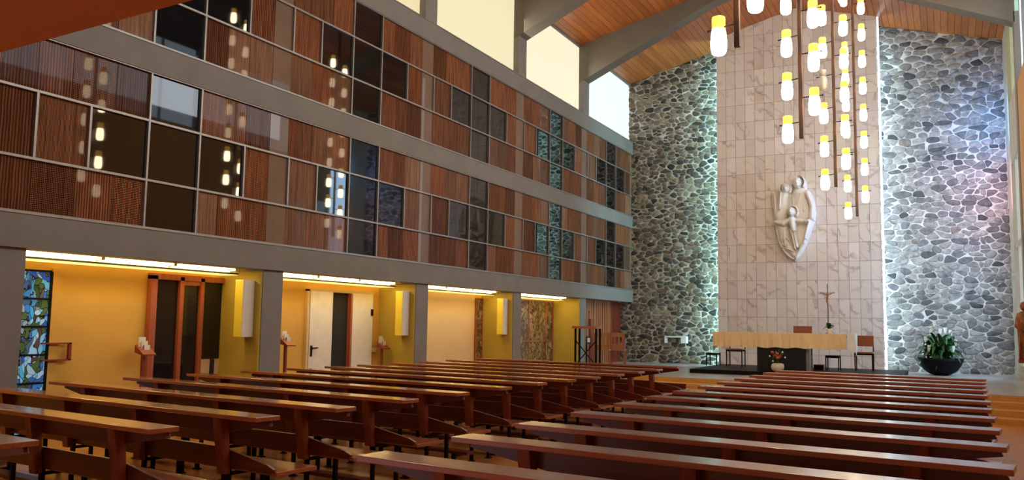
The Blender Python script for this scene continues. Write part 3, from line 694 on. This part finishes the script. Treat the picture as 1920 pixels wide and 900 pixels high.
for i in range(24): leaf(MB(), (0,0,.19), rnd(0,6.28), rnd(.1,.26), .035, rnd(.12,.38), rnd(0,.15), 5).build('leaf', M['leafdark' if i % 3 else 'leaf'], t, smooth=True)
for x, y_, z in ((0,-.06,.42), (.06,-.03,.36), (-.06,-.04,.37), (.02,-.09,.33), (-.12,0,.45)): MB().blob((x,y_,z), (.04,.04,.035), 8, 6).build('blossom', M['red'], t, smooth=True)
for x, z in ((-.17,.36), (.18,.34), (-.1,.25), (.12,.46)): MB().blob((x,-.05,z), (.022,.02,.022), 8, 6).build('blossom', M['spathe'], t, smooth=True)

# wall shelf on the stone
t = empty('credence_shelf', (1.43, YE-.06, 1.04)); tag(t, 'small white shelf fixed to the stone wall left of the altar', 'shelf')
B(-.34, .34, -.20, .02, .17, .21).build('shelf_board', M['clothwhite'], t, bevel=.006); B(-.34, -.29, -.19, .02, 0, .17).build('end_panel', M['clothwhite'], t); B(.17, .34, -.19, .02, 0, .17).build('end_panel', M['clothwhite'], t)
B(-.16, -.02, -.05, .01, .02, .13).build('picture', M['alu'], t)

# lectern, sign stand, wooden chairs at the left of the sanctuary
t = empty('lectern', (.93, 19.75, Z0)); tag(t, 'open lectern with wooden top and crossed black metal legs', 'lectern')
o = B(-.33, .30, -.22, .22, 1.04, 1.10).build('book_rest', M['seatwood'], t, bevel=.005); 
for sx in (-.27, .27):
    B(sx-.022, sx+.022, -.15, -.11, 0, 1.04).build('leg', M['black'], t); B(sx-.022, sx+.022, .11, .15, 0, 1.04).build('leg', M['black'], t)
MB().bar((-.27,-.13,.75), (.27,-.13,.15), .022).bar((-.27,-.13,.15), (.27,-.13,.75), .022).build('cross_brace', M['black'], t)
MB().tube([(0,0,1.1), (.02,.0,1.3), (.05,-.05,1.45)], .006, 6).blob((.05,-.06,1.46), (.015,.02,.015), 6, 4).build('microphone', M['black'], t)
t = empty('sign_stand', (1.12, 19.2, Z0)); tag(t, 'short dark stand with a small blue framed sign beside the lectern', 'sign')
B(-.015, .015, -.015, .015, 0, .86).build('post', M['black'], t); B(.0, .13, -.02, .0, .68, .86).build('frame', plain('blue_frame', (.02,.05,.12), .4), t); B(.03, .10, -.025, -.02, .72, .82).build('sign_face', M['clothwhite'], t)
def wchair(loc, rz, label):
    t = empty('wooden_chair', loc, rz); tag(t, label, 'chair')
    for sx in (-.19, .19): B(sx-.02, sx+.02, .17, .21, 0, .92).build('leg', M['seatwood'], t); B(sx-.02, sx+.02, -.21, -.17, 0, .42).build('leg', M['seatwood'], t)
    B(-.22, .22, -.22, .22, .42, .46).build('seat', M['lightwood'], t, bevel=.004)
    B(-.20, .20, .17, .195, .80, .92).build('top_rail', M['lightwood'], t); B(-.20, .20, .17, .195, .46, .60).build('low_rail', M['lightwood'], t)
    for sx in (-.17, -.06, .05, .15): B(sx, sx+.045, .17, .19, .60, .80).build('back_slat', M['lightwood'], t)
wchair((.20, 22.7, Z0), math.pi+.25, 'light wooden slat back chair before the slatted wall, nearer the lectern'); wchair((.44, 23.3, Z0), math.pi+.25, 'light wooden slat back chair before the slatted wall, nearer the stone')
t = B(.02, .08, 22.1, 22.26, Z0, 1.72).build('wooden_post', M['darkred']); tag(t, 'dark upright post at the last pillar behind the wooden chairs', 'post')

# wooden carving on the right wall
t = empty('wooden_statue', (10.17, 19.6, .94)); t.scale = (.8, .8, .79); tag(t, 'reddish carved wooden statue on a wall console at the right edge', 'statue')
random.seed(21)
B(-.16, .245, -.16, .16, 0, .08).build('console', M['darkred'], t)
MB().tube([(0,0,.05), (.02,0,.5), (-.02,0,.95), (0,0,1.2), (0,0,1.28)], [.15,.17,.15,.17,.06], 14).tube([(-.12,-.05,1.15), (-.17,-.1,.9), (-.05,-.16,.75)], [.06,.055,.035], 8).tube([(.12,-.05,1.15), (.15,-.12,.95), (.03,-.17,.85)], [.06,.055,.035], 8).blob((0,-.01,1.40), (.085,.10,.12), 12, 10).build('figure', M['carved'], t, smooth=True)
for k in range(7): MB().tube([(-.13+.045*k, -.10, .06), (-.12+.04*k, -.165+.01*abs(k-3), .5), (-.09+.03*k, -.15, 1.0)], [.03,.018,.012], 6).build('robe_fold', M['carved'], t, smooth=True)

# ------------------------------------------------------------------ relief of the family on the marble
def relief():
    out = [(92,200),(125,180),(165,178),(185,140),(232,122),(272,140),(298,95),(345,62),(395,68),(415,120),(412,178),(440,188),(470,240),(490,310),(498,400),(488,470),(460,540),(442,600),(412,680),(372,758),(335,815),(297,852),(240,822),(190,772),(150,690),(120,580),(110,470),(96,350),(84,260)]
    def sd(x, y):
        ins = False; d = 1e9; k = len(out)
        for i in range(k):
            ax, ay_ = out[i]; bx, by = out[(i+1)%k]; ex, ey = bx-ax, by-ay_; t_ = max(0, min(1, ((x-ax)*ex+(y-ay_)*ey)/(ex*ex+ey*ey)))
            d = min(d, math.hypot(x-ax-t_*ex, y-ay_-t_*ey))
            if (ay_ > y) != (by > y) and x < ax+(y-ay_)*ex/ey: ins = not ins
        return d if ins else -d
    caps = [ # x0,y0,r0, x1,y1,r1, base, height
        (215,225,48, 180,430,66, 30,42), (180,430,66, 200,640,48, 20,40), (200,640,46, 290,790,32, 15,34), (350,215,62, 372,400,84, 28,38),
        (432,215,24, 474,340,27, 40,40), (474,340,27, 468,450,30, 40,42), (450,480,22, 415,640,28, 25,55), (415,640,28, 318,825,24, 15,50),
        (120,230,20, 128,420,14, 25,26), (128,420,14, 190,700,18, 20,26),
        (285,470,36, 305,570,26, 62,34), (305,570,22, 330,720,14, 55,26), (275,560,16, 312,740,9, 50,26),
        (262,478,22, 205,505,34, 62,30), (205,505,34, 150,500,20, 62,26), (150,498,16, 128,496,14, 64,24), (310,478,18, 420,486,16, 60,22), (412,484,15, 440,480,15, 66,22),
        (186,225,7, 174,375,8, 72,20), (407,205,6, 400,390,7, 66,18), (210,560,6, 212,715,7, 52,18), (230,640,6, 300,735,8, 48,16), (250,560,6, 268,640,6, 50,14), (285,215,7, 300,330,6, 55,16), (370,230,5, 345,330,5, 62,10),
        (440,520,6, 395,690,7, 72,18), (160,720,7, 300,765,9, 44,16)]
    ells = [(348,126,40,54,60,72), (232,175,42,50,55,48), (240,186,24,32,92,40), (291,402,33,42,84,62), (352,130,9,20,128,18), (291,408,7,14,142,14), (244,190,6,11,126,14), (352,160,14,8,118,8), (291,430,11,6,134,6)]
    rings = [(362,122,50,62,7,62,34), (298,398,48,54,6,66,26), (228,178,54,58,8,52,26)]
    def h(x, y):
        d = sd(x, y)
        if d < 0: return None
        v = 22*min(1, d/8)**.5+18*max(0, 1-d/30)*min(1, d/6)
        for a in caps:
            ex, ey = a[3]-a[0], a[4]-a[1]; t_ = max(0, min(1, ((x-a[0])*ex+(y-a[1])*ey)/(ex*ex+ey*ey))); r = a[2]+(a[5]-a[2])*t_
            q = math.hypot(x-a[0]-t_*ex, y-a[1]-t_*ey)/r
            if q < 1: v = max(v, a[6]+a[7]*math.sqrt(1-q*q)) if a[2] > 10 else max(v, v+a[7]*(1-q*q))
        for a in ells:
            q = ((x-a[0])/a[2])**2+((y-a[1])/a[3])**2
            if q < 1: v = max(v, a[4]+a[5]*math.sqrt(1-q))
        for a in rings:
            q = abs(math.hypot((x-a[0])/a[2], (y-a[1])/a[3])-1)*a[2]/a[4]
            if q < 1 and y < a[1]+a[3]*.75: v = max(v, a[5]+a[6]*math.sqrt(1-q*q))
        for ex, ey, r in ((338,112,7), (364,112,7), (281,396,6), (302,396,6), (234,178,5), (252,178,5)):
            q = math.hypot(x-ex, y-ey)/r
            if q < 1: v -= 8*(1-q)
        return v
    mb = MB(); idx = {}; st = 4.0
    def P(i, j, hh):
        x, y = 80+i*st, 58+j*st; X = 4.47+(x-85)*.00287; Z = 5.77-(y-65)*.0030-.045*(X-5.25); mb.v.append((X, YM-.004-hh*.0050, Z)); return len(mb.v)-1
    NI, NJ = 106, 201; H = [[h(80+i*st, 58+j*st) for j in range(NJ)] for i in range(NI)]
    for i in range(NI):
        for j in range(NJ):
            if H[i][j] is not None: idx[i,j] = P(i, j, H[i][j])
    bk = {}
    def back(i, j):
        if (i,j) not in bk: bk[i,j] = P(i, j, 0)
        return bk[i,j]
    for i in range(NI-1):
        for j in range(NJ-1):
            q = [(i,j),(i+1,j),(i+1,j+1),(i,j+1)]
            ok = [k in idx for k in q]
            if any(ok): mb.f.append(tuple((idx[k] if k in idx else back(*k)) for k in q))
    return mb
rl = relief().build('figure_group', M['sculpt'], smooth=True); rl.name = 'wall_relief'
tag(rl, 'white carved relief of a veiled woman, man and open-armed child on the marble wall', 'sculpture')
